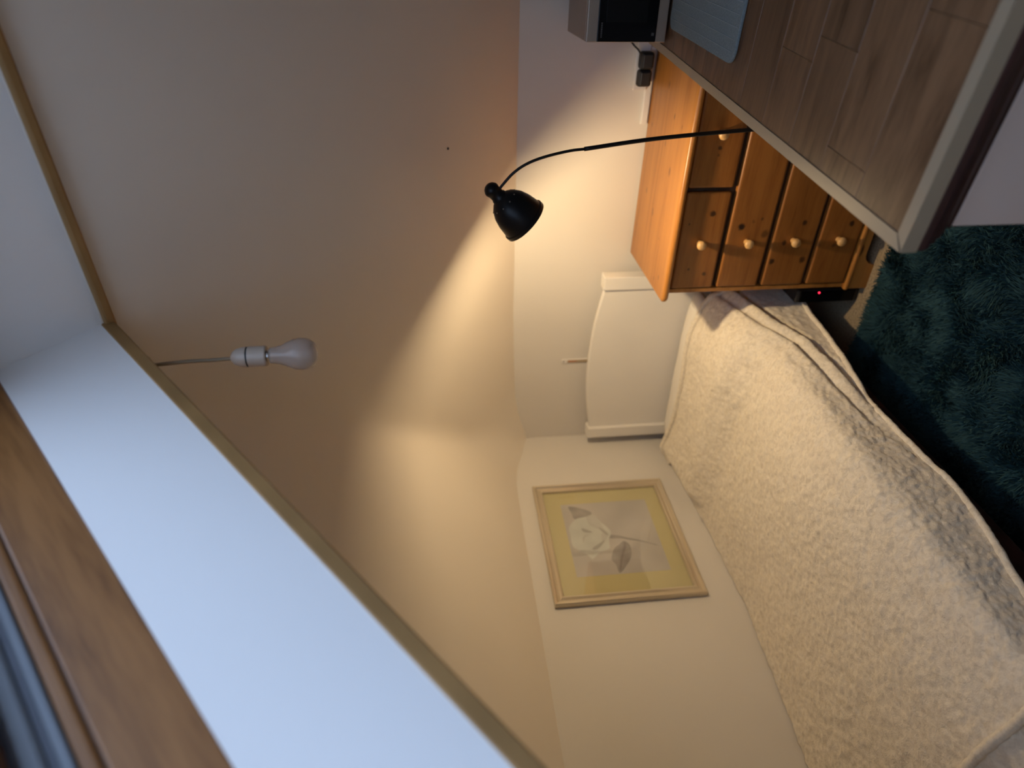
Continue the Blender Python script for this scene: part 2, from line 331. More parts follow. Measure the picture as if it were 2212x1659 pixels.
def wall(name, pts2, fn, mat='paint', label=None):
    """extruded polygon; fn(a, z, t) -> point, t = 0 inner face, 1 outer face"""
    n = len(pts2); v = [fn(a, z, 0) for a, z in pts2]+[fn(a, z, 1) for a, z in pts2]
    f = [tuple(range(n)), tuple(range(2*n-1, n-1, -1))]+[(i, i+n, (i+1) % n+n, (i+1) % n) for i in range(n)]
    bm = bmesh.new(); bv = [bm.verts.new(p) for p in v]
    for q in f: bm.faces.new([bv[k] for k in q])
    return structure(from_bm(name, bm, mat), label)
wall('wall_back', [(0, 0), (XR, 0)]+[(x, zc(x, 0)) for x in reversed(xin)], lambda a, z, t: (a, t*T, z), label='low cream back wall behind the bed')
wall('wall_left', [(0, 0), (YN, 0)]+[(y, zc(0, y)) for y in reversed(yin)], lambda a, z, t: (-t*T, a, z), label='low cream left wall beside the bed')
wall('wall_right', [(0, 0), (YN, 0), (YN, RZ+TP*(YN-RY)), (RY, RZ), (0, 1.415)], lambda a, z, t: (XR+t*T, a, z))
wall('wall_near', [(0, 0), (XR, 0), (XR, RZ+TP*(YN-RY)), (0, RZ+TP*(YN-RY))], lambda a, z, t: (a, YN-t*T, z))
# skylight shaft: four white reveals
NF = 0.216                          # depth of the plastered reveal
def quad_slab(name, a, b, c, d, off, mat, label=None):
    off = Vector(off); v = [a, b, c, d]+[p+off for p in (a, b, c, d)]
    bm = bmesh.new(); bv = [bm.verts.new(p) for p in v]
    for q in [(0, 1, 2, 3), (7, 6, 5, 4), (0, 4, 5, 1), (1, 5, 6, 2), (2, 6, 7, 3), (3, 7, 4, 0)]: bm.faces.new([bv[k] for k in q])
    return structure(from_bm(name, bm, mat), label)
TS, BS = 0.05, 1.88
quad_slab('wall_skylight_left', S(HX0+.003, 0, 0), S(HX0+.003, HS1, 0), S(HX0+.003, BS, NF), S(HX0+.003, TS, NF), (-0.03, 0, 0), 'reveal', 'white left reveal of the skylight, lit by daylight')
quad_slab('wall_skylight_right', S(HX1-.003, 0, 0), S(HX1-.003, HS1, 0), S(HX1-.003, BS, NF), S(HX1-.003, TS, NF), (0.03, 0, 0), 'reveal')
quad_slab('wall_skylight_top', S(HX0, 0, 0), S(HX1, 0, 0), S(HX1, TS, NF), S(HX0, TS, NF), S(0, -0.03, 0.0)-S(0, 0, 0), 'reveal', 'white top reveal of the skylight')
quad_slab('wall_skylight_bottom', S(HX0, HS1, 0), S(HX1, HS1, 0), S(HX1, BS, NF), S(HX0, BS, NF), S(0, 0.03, 0)-S(0, 0, 0), 'reveal')
# brown edging beads round the opening
def bar(name, a, b, w1, w2, mat, parent=None, bev=0.004, locx=True):
    """a straight bar from a to b; w1 and w2 are full cross vectors measured from the a-b edge"""
    a, b, w1, w2 = Vector(a), Vector(b), Vector(w1), Vector(w2)
    ex = (b-a); Lx = ex.length; ex.normalize(); L1, L2 = w1.length, w2.length; e1 = w1.normalized(); e2 = ex.cross(e1)
    if e2.dot(w2) < 0: e2 = -e2; 
    ctr = (a+b)/2+w1/2+w2/2
    rot = Matrix((ex, e1, ex.cross(e1))).transposed()
    bm = bmesh.new(); bm_box(bm, -Lx/2, Lx/2, -L1/2, L1/2, -L2/2, L2/2, min(bev, L1/2.2, L2/2.2), 2)
    o = from_bm(name, bm, mat, parent); o.matrix_basis = Matrix.Translation(ctr) @ rot.to_4x4(); return o
dn = S(0, 0, -1)-S(0, 0, 0)
structure(bar('trim_1', S(HX0+.006, -0.0, 0.003), S(HX0+.006, HS1, 0.003), dn*0.026, (-0.022, 0, 0), 'bead', bev=0.003), 'brown edging along the left side of the skylight opening')
n1 = Vector((0, -sn, -cs))           # normal of the far slope, into the room
structure(bar('trim_2', S(HX0-.02, 0, 0)+Vector((0, 0.002, 0)), S(HX1+.02, 0, 0)+Vector((0, 0.002, 0)), n1*0.016, Vector((0, cs, -sn))*0.024, 'bead', bev=0.006), 'brown edging along the top of the skylight opening')
structure(bar('trim_3', S(HX1, 0, 0), S(HX1, HS1, 0), dn*0.023, (0.02, 0, 0), 'bead', bev=0.006))
structure(bar('trim_4', S(HX0, HS1, 0), S(HX1, HS1, 0), dn*0.023, S(0, .02, 0)-S(0, 0, 0), 'bead', bev=0.006))
# the window itself
win = empty('window_1', S((HX0+HX1)/2, 1.0, NF)); structure(win, 'pine framed skylight window above the white reveals')
def wpart(name, a, b, w1, w2, mat, **k):
    o = bar(name, a, b, w1, w2, mat, **k); mb = o.matrix_basis.copy(); o.parent = win
    o.matrix_basis = Matrix.Translation(-Vector(win.location)) @ mb; return o
nv = S(0, 0, 1)-S(0, 0, 0); dv = S(0, 1, 0)-S(0, 0, 0)
for side, xx, sg in (('l', HX0, -1), ('r', HX1, 1)):
    wpart('frame_bar', S(xx, TS, NF), S(xx, BS, NF), nv*0.096, (sg*0.05, 0, 0), 'frame_pine')
    wpart('frame_lip', S(xx, TS, NF+.098), S(xx, BS, NF+.098), nv*0.02, (sg*0.046, 0, 0), 'frame_pine', bev=0.006)
    wpart('blind_rail', S(xx-sg*.002, TS, NF+.119), S(xx-sg*.002, BS, NF+.119), nv*0.013, (sg*0.04, 0, 0), 'grey_rail', bev=0.003)
    wpart('rail_groove', S(xx+sg*.004, TS, NF+.132), S(xx+sg*.004, BS, NF+.132), nv*0.008, (sg*0.04, 0, 0), 'dark_rail', bev=0.001)
    wpart('blind_rail', S(xx-sg*.002, TS, NF+.140), S(xx-sg*.002, BS, NF+.140), nv*0.026, (sg*0.04, 0, 0), 'grey_rail', bev=0.006)
    wpart('rail_groove', S(xx+sg*.004, TS, NF+.166), S(xx+sg*.004, BS, NF+.166), nv*0.006, (sg*0.04, 0, 0), 'dark_rail', bev=0.001)
    wpart('sash_bar', S(xx+sg*.04, TS, NF+.172), S(xx+sg*.04, BS, NF+.172), nv*0.05, (-sg*0.09, 0, 0), 'frame_pine')
for s0, sg in ((TS, -1), (BS, 1)):
    wpart('frame_bar', S(HX0-.05, s0, NF), S(HX1+.05, s0, NF), nv*0.165, dv*sg*0.05, 'frame_pine')
    wpart('sash_bar', S(HX0+.05, s0, NF+.172), S(HX1-.05, s0, NF+.172), nv*0.05, -dv*sg*0.06, 'frame_pine')
wpart('shading_box', S(HX0+.002, TS, NF+.12), S(HX1-.002, TS, NF+.12), nv*0.07, dv*0.13, 'grey_rail', bev=0.01)  # unseen box added to dim the far end of the left reveal
wpart('glass_pane', S(HX0+.04, TS+.05, NF+.195), S(HX0+.04, BS-.05, NF+.195), (HX1-HX0-.08, 0, 0), nv*0.006, 'pane', bev=0)

# ------------------------------------------------------------------ bed
bed = tag(empty('bed', (0.53, -1.05, 0)), 'single bed with a white painted arched headboard against the back wall', 'bed')
def child(o, par):
    mw = o.matrix_world.copy(); bpy.context.view_layer.update(); o.parent = par; o.matrix_parent_inverse = Matrix.Identity(4)
    loc = Vector(par.location); o.location = Vector(o.location)-loc; return o
HP = 0.066
for x0 in (0.0556, 1.0156-HP):
    child(box('headboard_post', x0, x0+HP, -0.095, -0.032, 0.0, 1.003, 'white_wood', bev=0.004), bed)
# arched panel
ax = np.linspace(0.0556+HP-.005, 1.0156-HP+.005, 33); prof = []
for x in ax:
    t = (x-0.535)/0.42; prof.append((x, 1.034-0.044*t*t))
bm = bmesh.new(); front = []; back = []
for x, z in prof:
    front.append((bm.verts.new((x, -0.078, z-.004)), bm.verts.new((x, -0.078, 0.42)), bm.verts.new((x, -0.074, z))))
    back.append((bm.verts.new((x, -0.050, z-.004)), bm.verts.new((x, -0.050, 0.42)), bm.verts.new((x, -0.054, z))))
for i in range(len(prof)-1):
    for a, b in ((0, 1), (2, 0)):
        bm.faces.new((front[i][b], front[i+1][b], front[i+1][a], front[i][a])); bm.faces.new((back[i][a], back[i+1][a], back[i+1][b], back[i][b]))
    bm.faces.new((front[i][2], back[i][2], back[i+1][2], front[i+1][2])); bm.faces.new((front[i][1], front[i+1][1], back[i+1][1], back[i][1]))
for k in (0, -1): bm.faces.new((front[k][2], front[k][0], front[k][1], back[k][1], back[k][0], back[k][2]))
child(from_bm('headboard_panel', bm, 'white_wood'), bed)
for x0 in (0.06, 0.925): child(box('side_rail', x0, x0+.03, -2.03, -0.096, 0.20, 0.285, 'maroon'), bed)  # dark rail colour stands in for the shade under the bed
child(box('foot_rail', 0.06, 0.965, -2.06, -2.03, 0.16, 0.36, 'white_wood'), bed)
for x0 in (0.02, 0.955): child(box('foot_leg', x0, x0+.055, -2.075, -2.02, 0, 0.40, 'white_wood'), bed)
for k in range(9): child(box('slat', 0.061, 0.964, -0.30-k*.2, -0.22-k*.2, 0.285, 0.30, 'white_wood'), bed)
mt = tag(box('mattress', 0.035, 0.985, -2.015, -0.10, 0.302, 0.50, 'mauve', bev=0.04, seg=4), 'mattress in a dull mauve sheet glimpsed beside the pillow', 'mattress')
for p in mt.data.polygons: p.use_smooth = True
# pillow: a soft lens
bm = bmesh.new(); nu, nvv = 60, 30; grid = {}
for sgn in (1, -1):
    for i in range(nu+1):
        for j in range(nvv+1):
            a, b = i/nu*2-1, j/nvv*2-1
            if sgn == -1 and (abs(a) == 1 or abs(b) == 1): grid[sgn, i, j] = grid[1, i, j]; continue
            e = (1-abs(a)**6)*(1-abs(b)**(8.0 if b > 0 else 3.0)); e = max(0, e)**0.5
            px, py = 0.50+a*0.45*(1-.03*(1-b*b)), -0.325+b*0.225
            n_ = noise.fractal(Vector((px*5, py*6, sgn*3)), 1, 2, 3)
            pz = 0.549+sgn*0.048*e+(0.005*n_*e if sgn > 0 else 0)+(.014*b*e if sgn > 0 else 0)
            grid[sgn, i, j] = bm.verts.new((px, py, pz))
for sgn in (1, -1):
    for i in range(nu):
        for j in range(nvv):
            q = (grid[sgn, i, j], grid[sgn, i+1, j], grid[sgn, i+1, j+1], grid[sgn, i, j+1]); q = tuple(dict.fromkeys(q))
            if len(q) > 2:
                try: bm.faces.new(q)
                except ValueError: pass
tag(from_bm('pillow', bm, 'linen', smooth=True), 'plain white pillow peeping out between headboard and fleece blanket', 'pillow')

# sherpa blanket
yk = [-0.20, -0.30, -0.5, -0.72, -1.16, -1.52, -1.89, -2.15]
hemz = [0.185, 0.20, 0.232, 0.258, 0.306, 0.316, 0.378, 0.42]
zLk = [0.600, 0.585, 0.567, 0.551, 0.540, 0.563, 0.592, 0.60]
def sstep(a, b, x): t = max(0, min(1, (x-a)/(b-a))); return t*t*(3-2*t)
def ytop(x): return lerp(x, [0, .05, .15, .35, .6, .85, 1.1], [-.30, -.27, -.265, -.285, -.295, -.265, -.245])
YF = -2.36
NT, NSD, NL = 180, 76, 400
bv = []
for j in range(NL+1):
    v = j/NL
    for i in range(NT+NSD+1):
        if i <= NT:
            q = 0; x = 0.006+(0.905-0.006)*i/NT
        else:
            q = (i-NT)/NSD; x = 0.905
        y = ytop(x if q == 0 else 0.905+.1*q)*(1-v)+YF*v
        zl_ = lerp(-y, [-a for a in yk], zLk); hz = lerp(-y, [-a for a in yk], hemz)
        pil = sstep(-0.74, -0.55, y)*0.064*sstep(0.0, 0.12, x)
        mid = 0.557+0.010*math.sin(y*3.1+.6)+0.006*math.sin(y*7+x*5)
        base = zl_+(mid-zl_)*sstep(0, .35, x)
        zt = base+pil*(1 if x > .12 else .5+.5*sstep(0, .12, x))
        if q == 0:
            z = zt-0.030*sstep(0.70, 0.93, x)**2
            px = x
            nrm = Vector((0.15*sstep(.7, .93, x), 0, 1))
        else:
            z0 = zt-0.030*sstep(0.70, 0.93, .905)**2
            H = z0-hz
            px = 0.905+0.108*(1-(1-min(1, q*1.9))**2.2)+0.012*q
            z = z0-H*(0.30*q*q*(1.5-.5*q)+0.70*q**1.35)
            # long drape folds on the hanging side
            f1 = 0.62+0.42*(-y-0.45)/0.7; f2 = 0.40+0.55*(-y-0.42)/0.95
            am = sstep(-1.5, -0.7, y)
            px += am*(0.020*math.exp(-((q-f1+.10)/.07)**2)-0.016*math.exp(-((q-f1)/.035)**2)+0.014*math.exp(-((q-f2+.09)/.08)**2)-0.012*math.exp(-((q-f2)/.035)**2))
            px += 0.006*math.sin(y*9+q*3)*q
            z += 0.012*math.sin(y*5.3+1)*q
            a_ = min(1, q*1.9)*math.pi/2; nrm = Vector((math.sin(a_), 0, math.cos(a_)))
        z -= 0.9*max(0, -2.10-y)**1.5
        p = Vector((px, y, z))
        nz = noise.noise(p*48)*0.0036+noise.noise(p*90+Vector((5, 0, 0)))*0.0022+noise.noise(p*16)*0.004
        # soft creases across the top
        nz += 0.004*noise.noise(Vector((x*7, y*3, 2)))
        bv.append(p+nrm.normalized()*nz)
W_ = NT+NSD+1
bf = [(j*W_+i, j*W_+i+1, (j+1)*W_+i+1, (j+1)*W_+i) for j in range(NL) for i in range(W_-1)]
bf = [q[::-1] for q in bf]
blk = empty('fleece_blanket', (0.5, -1.15, 0)); tag(blk, 'cream sherpa fleece blanket covering the bed and hanging over its side', 'blanket')
o = child(from_py('fleece_cover', bv, bf, 'fleece', smooth=True), blk)
sm = o.modifiers.new('thick', 'SOLIDIFY'); sm.thickness = 0.008; sm.offset = -1
def hem(name, ids, rad, lift):
    pts = [Vector(bv[k])+lift for k in ids]
    pts2 = [sum(pts[max(0, i-2):i+3], Vector())/len(pts[max(0, i-2):i+3]) for i in range(len(pts))]
    rr = [rad*(1+0.25*noise.noise(p*90)) for p in pts2]
    bm = bmesh.new(); tube(bm, pts2, rr, 10)
    return child(from_bm(name, bm, 'fleece', smooth=True), blk)
hem('hem', [i for i in range(0, W_, 2)], 0.013, Vector((0, 0.0, 0.002)))
hem('hem', [j*W_+W_-1 for j in range(0, NL+1, 2)], 0.010, Vector((0.002, 0, 0)))
hem('hem', [int(NL*.884)*W_+i for i in range(0, W_, 2)], 0.012, Vector((0, 0, 0.003)))
hem('hem', [NL*W_+i for i in range(0, W_, 2)], 0.010, Vector((0, 0, 0.002)))

# ------------------------------------------------------------------ chest of drawers
CX0, CX1, CY, CZ = 1.1276, 1.9646, -0.470, 0.874
ch = tag(empty('chest_of_drawers', ((CX0+CX1)/2, CY/2, 0)), 'knotty orange pine chest of drawers with round wooden knobs beside the bed', 'chest of drawers')
child(box('carcass', CX0, CX1, CY+.022, -0.012, 0.03, 0.848, 'pine', bev=0.002), ch)
for x0 in (CX0, CX1-.018): child(box('side_stile', x0, x0+.018, CY, CY+.024, 0.085, 0.849, 'pine', bev=0.002), ch)
# rounded top slab
bm = bmesh.new(); bm_box(bm, -(CX1-CX0)/2-.032, (CX1-CX0)/2+.010, -0.262, 0.235, -.0125, .0125)
vert = [e for e in bm.edges if abs(e.verts[0].co.z-e.verts[1].co.z) > .01 and e.verts[0].co.y < 0]
bmesh.ops.bevel(bm, geom=vert, offset=0.028, segments=5, profile=0.5, affect='EDGES')
hor = [e for e in bm.edges if abs(e.verts[0].co.z-e.verts[1].co.z) < 1e-5 and (abs(e.verts[0].co.z) > .012) and len(e.link_faces) == 2 and abs(e.link_faces[0].normal.z-e.link_faces[1].normal.z) > .5]
bmesh.ops.bevel(bm, geom=hor, offset=0.0115, segments=4, profile=0.5, affect='EDGES')
o = from_bm('top', bm, 'pine_top', smooth=True); o.location = ((CX0+CX1)/2, -0.2405, CZ-.0125); child(o, ch)
try: o.data.set_sharp_from_angle(angle=math.radians(40))
except Exception: pass
mid = CX0+0.4186; g = 0.006
rows = [(0.664, 0.842, [(CX0+.019, mid-g), (mid+g, CX1-.019)]), (0.476, 0.652, [(CX0+.019, CX1-.019)]), (0.285, 0.464, [(CX0+.019, CX1-.019)]), (0.102, 0.273, [(CX0+.019, CX1-.019)])]
child(box('drawer_gap_sheet', CX0+.018, CX1-.018, CY+.020, CY+.026, 0.085, 0.849, 'gap', bev=0), ch)  # one sheet painted dark for the shade in the gaps between drawers
kb = None
for z0, z1, spans in rows:
    for x0, x1 in spans:
        d = child(box('drawer', x0+.002, x1-.002, CY-.006, CY+.02, z0+.0025, z1-.0025, 'pine_front_dim', bev=0.009, seg=3), ch)
        ks = [(x0+x1)/2] if len(spans) == 2 else [1.343, CX0+CX1-1.343]
        for kx in ks:
            zz = (z0+z1)/2+.004
            if kb is None:
                bm = bmesh.new(); lathe(bm, [(0, 0), (.0115, 0), (.0095, .006), (.0085, .011), (.0125, .016), (.0172, .022), (.0182, .028), (.0165, .034), (.010, .0385), (0, .040)], 24)
                kb = bpy.data.meshes.new('knob'); bmesh.ops.recalc_face_normals(bm, faces=bm.faces); bm.to_mesh(kb); bm.free(); kb.materials.append(M['knob'])
                for p in kb.polygons: p.use_smooth = True
            k = bpy.data.objects.new('knob', kb); C.objects.link(k); k.parent = d; k.rotation_euler = (math.pi/2, 0, 0)
            k.location = Vector((kx, CY-.0055, zz))-Vector(((x0+x1)/2, CY+.007, (z0+z1)/2))
# moulding and shaped plinth
child(box('plinth_moulding', CX0-.010, CX1+.004, CY-.016, CY+.02, 0.080, 0.098, 'pine', bev=0.008, seg=3), ch)
pl = [(CX0-.004, 0), (CX0+.10, 0)]+[(CX0+.10+.05*(1-math.cos(t)), .05*math.sin(t)) for t in np.linspace(.2, math.pi/2, 7)]
pl += [((CX0+CX1)*1.0-x, z) for x, z in reversed(pl)]
pl += [(CX1, .08), (CX0-.004, .08)]
bm = bmesh.new(); a = [bm.verts.new((x, CY-.008, z)) for x, z in pl]; b = [bm.verts.new((x, CY+.014, z)) for x, z in pl]
bm.faces.new(a); bm.faces.new(b[::-1])
for i in range(len(pl)): bm.faces.new((a[i], b[i], b[(i+1) % len(pl)], a[(i+1) % len(pl)]))
child(from_bm('plinth', bm, 'pine'), ch)
child(box('plinth_side', CX0-.004, CX0+.016, CY+.014, -0.014, 0, 0.08, 'pine'), ch); child(box('plinth_side', CX1-.016, CX1, CY+.014, -0.014, 0, 0.08, 'pine'), ch)

# ------------------------------------------------------------------ black device with a red light between bed and chest
dvc = tag(empty('power_unit', (1.065, -0.37, 0)), 'black box with a small glowing red light between bed and pine chest', 'device')
child(box('case', 1.048, 1.108, -0.452, -0.20, 0, 0.275, 'black_plastic', bev=0.008), dvc)
child(box('front_panel', 1.053, 1.104, -0.456, -0.450, 0.02, 0.26, 'black_glass', bev=0.002), dvc)
bm = bmesh.new(); bmesh.ops.create_uvsphere(bm, u_segments=14, v_segments=8, radius=0.0042)
o = from_bm('light', bm, 'led', smooth=True); o.location = (1.0975, -0.457, 0.183); child(o, dvc)['label'] = 'glowing red indicator'

# ------------------------------------------------------------------ rug
RX0, RX1, RY0, RY1 = 0.72, 1.865, -2.35, -0.545
rug = tag(empty('shag_rug', ((RX0+RX1)/2, (RY0+RY1)/2, 0)), 'dark teal shaggy rug lying on the beige carpet beside the bed', 'rug')
bm = bmesh.new(); bm_box(bm, RX0+.01, RX1-.01, RY0+.01, RY1-.01, 0.0005, 0.010, 0.003, 1); child(from_bm('backing', bm, 'rug_base'), rug)
NTU = 100000
px = np.random.uniform(RX0+.012, RX1-.012, NTU); py = np.random.uniform(RY0+.012, RY1-.012, NTU)
# clumps lean together
lean = np.array([[noise.noise(Vector((a*9, b*9, 0))), noise.noise(Vector((a*9, b*9, 7)))] for a, b in zip(px[::1], py[::1])])
ang = np.random.uniform(0, 2*np.pi, NTU); h = np.random.uniform(.020, .034, NTU); wd = np.random.uniform(.0016, .0030, NTU)
lx = lean[:, 0]*.035+np.random.normal(0, .008, NTU); ly = lean[:, 1]*.035+np.random.normal(0, .008, NTU)
wx, wy = np.cos(ang)*wd, np.sin(ang)*wd
P = np.zeros((NTU, 5, 3))
P[:, 0] = np.stack([px-wx, py-wy, np.full(NTU, .009)], 1); P[:, 1] = np.stack([px+wx, py+wy, np.full(NTU, .009)], 1)
P[:, 2] = np.stack([px+lx*.4-wx, py+ly*.4-wy, .009+h*.6], 1); P[:, 3] = np.stack([px+lx*.4+wx, py+ly*.4+wy, .009+h*.6], 1)
P[:, 4] = np.stack([px+lx, py+ly, .009+h*.92], 1)
me = bpy.data.meshes.new('pile'); me.vertices.add(NTU*5); me.vertices.foreach_set('co', P.ravel())
base = (np.arange(NTU)*5)[:, None]
tri = np.concatenate([base+np.array([0, 1, 3]), base+np.array([0, 3, 2]), base+np.array([2, 3, 4])], 1).ravel()
nf = NTU*3; me.loops.add(nf*3); me.loops.foreach_set('vertex_index', tri.astype(np.int32))
me.polygons.add(nf); me.polygons.foreach_set('loop_start', np.arange(0, nf*3, 3, dtype=np.int32)); me.update(calc_edges=True)
o = child(link('pile', me, 'rug'), rug); o['kind'] = 'stuff'

# ------------------------------------------------------------------ sideboard with laid-on plank worktop
TZ = 0.96; TROT = math.radians(-3.9); T0 = Vector((1.878, -1.748, 0)); TL, TW = 1.725, 0.60
sb = tag(empty('sideboard', T0, TROT), 'white sideboard with a dark mahogany moulded top, standing under the plank worktop', 'sideboard')
bx = lambda n, *a, **k: (lambda o: (setattr(o, 'parent', PAR), o)[1])(box(n, *a, **k))
PAR = sb
bx('body', 0.030, TW-.02, 0.032, TL-.02, 0.0, 0.857, 'white_body', bev=0.003)
def mould(name, z0, prof_, x0, x1, y0, y1, mat):
    """stack of rectangular rings following an inset profile"""
    bm = bmesh.new(); rings = []
    for ins, z in prof_:
        rings.append([bm.verts.new(p) for p in ((x0+ins, y0+ins, z), (x1-ins, y0+ins, z), (x1-ins, y1, z), (x0+ins, y1, z))])
    for a, b in zip(rings, rings[1:]):
        for i in range(4): bm.faces.new((a[i], a[(i+1) % 4], b[(i+1) % 4], b[i]))
    bm.faces.new(rings[0][::-1]); bm.faces.new(rings[-1]); o = from_bm(name, bm, mat); o.parent = PAR; return o
mould('moulded_top', 0, [(.034, .856), (.029, .862), (.029, .872), (.022, .876), (.017, .884), (.017, .890), (.011, .894), (.009, .903), (.004, .908), (.0015, .916), (.0015, .926), (.004, .9315)], 0, TW, 0, TL, 'maroon')
wt = tag(empty('worktop', T0, TROT), 'brown wood-strip worktop with silver edge trim laid on the sideboard', 'worktop'); PAR = wt
wt.location.z = 0
bx('base_board', .003, TW-.003, .003, TL, 0.932, 0.9535, 'board', bev=0)
TWD = 0.024
# planks: strips along x
PW = 0.145; y = TWD; k = 0; rnd = random.Random(4)
while y < TL-.001:
    y1 = min(y+PW, TL); x = TWD-0.0; first = True
    cuts = [TWD]; c = TWD+rnd.uniform(.08, .5)
    if k == 0: c = TWD+.315
    if k == 1: c = TWD+.05
    if k == 2: c = TWD+.22
    while c < TW-.05: cuts.append(c); c += rnd.uniform(.28, .5)
    cuts.append(TW-.002)
    for a, b in zip(cuts, cuts[1:]):
        bx('plank', a+.0003, b-.0003, y+.0003, y1-.0003, 0.9535, TZ-.001+rnd.uniform(-.0002, .0002), 'plank', bev=0.0006, seg=1)
    y = y1; k += 1
# L-section trims with a mitred corner
def ltrim(name, pts_top, pts_side):
    bm = bmesh.new()
    def prism(poly, z0, z1):
        a = [bm.verts.new((p[0], p[1], z0)) for p in poly]; b = [bm.verts.new((p[0], p[1], z1)) for p in poly]
        bm.faces.new(a[::-1]); bm.faces.new(b)
        for i in range(len(poly)): bm.faces.new((a[i], a[(i+1) % len(poly)], b[(i+1) % len(poly)], b[i]))
    prism(pts_top, TZ-.002, TZ+.0012); prism(pts_side, 0.9315, TZ-.002)
    o = from_bm(name, bm, 'alu'); o.parent = wt; return o
gp = .0014
ltrim('edge_trim', [(-.0012, gp*2), (TWD, TWD+gp), (TWD, TL), (-.0012, TL)], [(-.0012, .0005), (.002, .003), (.002, TL), (-.0012, TL)])
ltrim('edge_trim', [(gp*2, -.0012), (TW, -.0012), (TW, TWD), (TWD+gp, TWD)], [(.0005, -.0012), (TW, -.0012), (TW, .002), (.003, .002)])

# drying mat
dm = tag(empty('drying_mat', (2.034, -0.93, TZ), math.radians(-2.5)), 'grey-blue microfibre drying mat with rounded corners in front of the microwave', 'drying mat')
mw_, ml_ = 0.40, 0.545; bm = bmesh.new(); bm_box(bm, 0, mw_, 0, ml_, 0.0014, 0.0085)
ve = [e for e in bm.edges if abs(e.verts[0].co.z-e.verts[1].co.z) > .003]
bmesh.ops.bevel(bm, geom=ve, offset=0.035, segments=6, profile=0.5, affect='EDGES')
he = [e for e in bm.edges if e.verts[0].co.z > .008 and e.verts[1].co.z > .008 and len(e.link_faces) == 2 and abs(e.link_faces[0].normal.z-e.link_faces[1].normal.z) > .5]
bmesh.ops.bevel(bm, geom=he, offset=0.003, segments=2, profile=0.5, affect='EDGES')
o = from_bm('pad', bm, 'mat'); o.parent = dm
for k in range(13):
    xx = 0.028+k*.0285; bm = bmesh.new(); ee = 0.03 if 0 < k < 12 else .045
    bm_box(bm, xx, xx+.0022, ee*.35, ml_-ee*.35, 0.0080, 0.0094, 0.0005, 1); o = from_bm('stitched_line', bm, 'mat_line'); o.parent = dm

# microwave
MWR = math.radians(1.5); mwv = tag(empty('microwave', (2.012, -0.368, TZ+.0012), MWR), 'silver microwave oven with a black glass door at the back of the worktop', 'microwave'); PAR = mwv
MH, MW, MD = 0.276, 0.455, 0.325
for fx in (.04, MW-.04):
    for fy in (.05, MD-.04):
        bm = bmesh.new(); lathe(bm, [(0, 0), (.014, 0), (.013, .008), (0, .008)], 16); o = from_bm('foot', bm, 'black_plastic'); o.location = (fx, fy, 0); o.parent = mwv
bx('case', 0.0, MW, 0.018, MD, 0.008, MH, 'silver', bev=0.004)
bx('front_bezel', 0.0, MW, -0.002, 0.019, 0.008, MH-.001, 'silver', bev=0.003)
dr = bx('door', 0.0015, 0.335, -0.007, 0.0, 0.043, 0.240, 'black_glass', bev=0.002)
PAR = dr; dl = Vector(dr.location)
def sub(n, x0, x1, y0, y1, z0, z1, mat, **k):
    o = box(n, x0, x1, y0, y1, z0, z1, mat, **k); o.parent = dr; o.location = Vector(o.location)-dl; return o
sub('door_window', 0.058, 0.31, -0.0078, -0.006, 0.078, 0.214, 'glass_dim', bev=0.0005)
xx = 0.014
for wl in (.0042, .0036, .0040, .0034, .0050, .0036, .0044, .0040):
    sub('lettering', xx, xx+wl, -0.0076, -0.0068, 0.2245, 0.2295, 'mark', bev=0); xx += wl+.0016
sub('emblem', 0.020, 0.029, -0.0076, -0.0068, 0.050, 0.059, 'mark', bev=0)
PAR = mwv
pn = bx('control_panel', 0.338, MW-.004, -0.006, 0.0, 0.043, 0.240, 'black_glass', bev=0.002)
for kz in (.085, .17):
    bm = bmesh.new(); lathe(bm, [(0, 0), (.022, 0), (.020, .016), (0, .016)], 24); o = from_bm('dial', bm, 'silver', smooth=False); o.rotation_euler = (math.pi/2, 0, 0)
    o.location = (0.395, -0.006, kz); o.parent = mwv

# ------------------------------------------------------------------ wall trunking, socket and plugs behind the chest
structure(box('trim_5', 1.665, XR, -0.016, 0.0, 0.877, 0.905, 'white_plastic', bev=0.004), 'narrow white board along the back wall above the pine chest')
sk = tag(empty('wall_socket', (1.88, -0.022, 0.905)), 'white wall socket behind the pine chest next to the microwave', 'socket')
child(box('back_box', 1.80, 1.965, -0.020, -0.0, 0.903, 0.955, 'white_plastic', bev=0.003), sk)
child(box('face_plate', 1.797, 1.968, -0.027, -0.018, 0.9025, 0.958, 'white_plastic', bev=0.004), sk)
def plug(x, z, w, h, d, label, cable):
    t = tag(empty('plug', (x, -0.027, z)), label, 'plug')
    bm = bmesh.new(); bm_box(bm, -w/2, w/2, -d, 0, -h/2, h/2, min(w, h, d)*.28, 3); o = from_bm('body', bm, 'black_plastic'); o.parent = t
    bm = bmesh.new(); bm_box(bm, -w*.40, w*.40, -d-.006, -d+.004, -h*.36, h*.36, .004, 2); o = from_bm('grip', bm, 'black_plastic'); o.parent = t
    if cable:
        bm = bmesh.new(); tube(bm, spline([Vector(c)-Vector((x, -0.027, z)) for c in cable], 8), 0.0034, 10); o = from_bm('cable', bm, 'black_plastic', smooth=True); o.parent = t
    return t
plug(1.908, 0.925, 0.062, 0.054, 0.044, 'rounded black plug with a cable, nearest the microwave', [(1.925, -.045, .945), (1.945, -.05, .962), (1.965, -.045, .985), (2.02, -.03, 1.03)])
plug(1.845, 0.925, 0.060, 0.054, 0.036, 'angular black plug further from the microwave, above the pine chest', None)

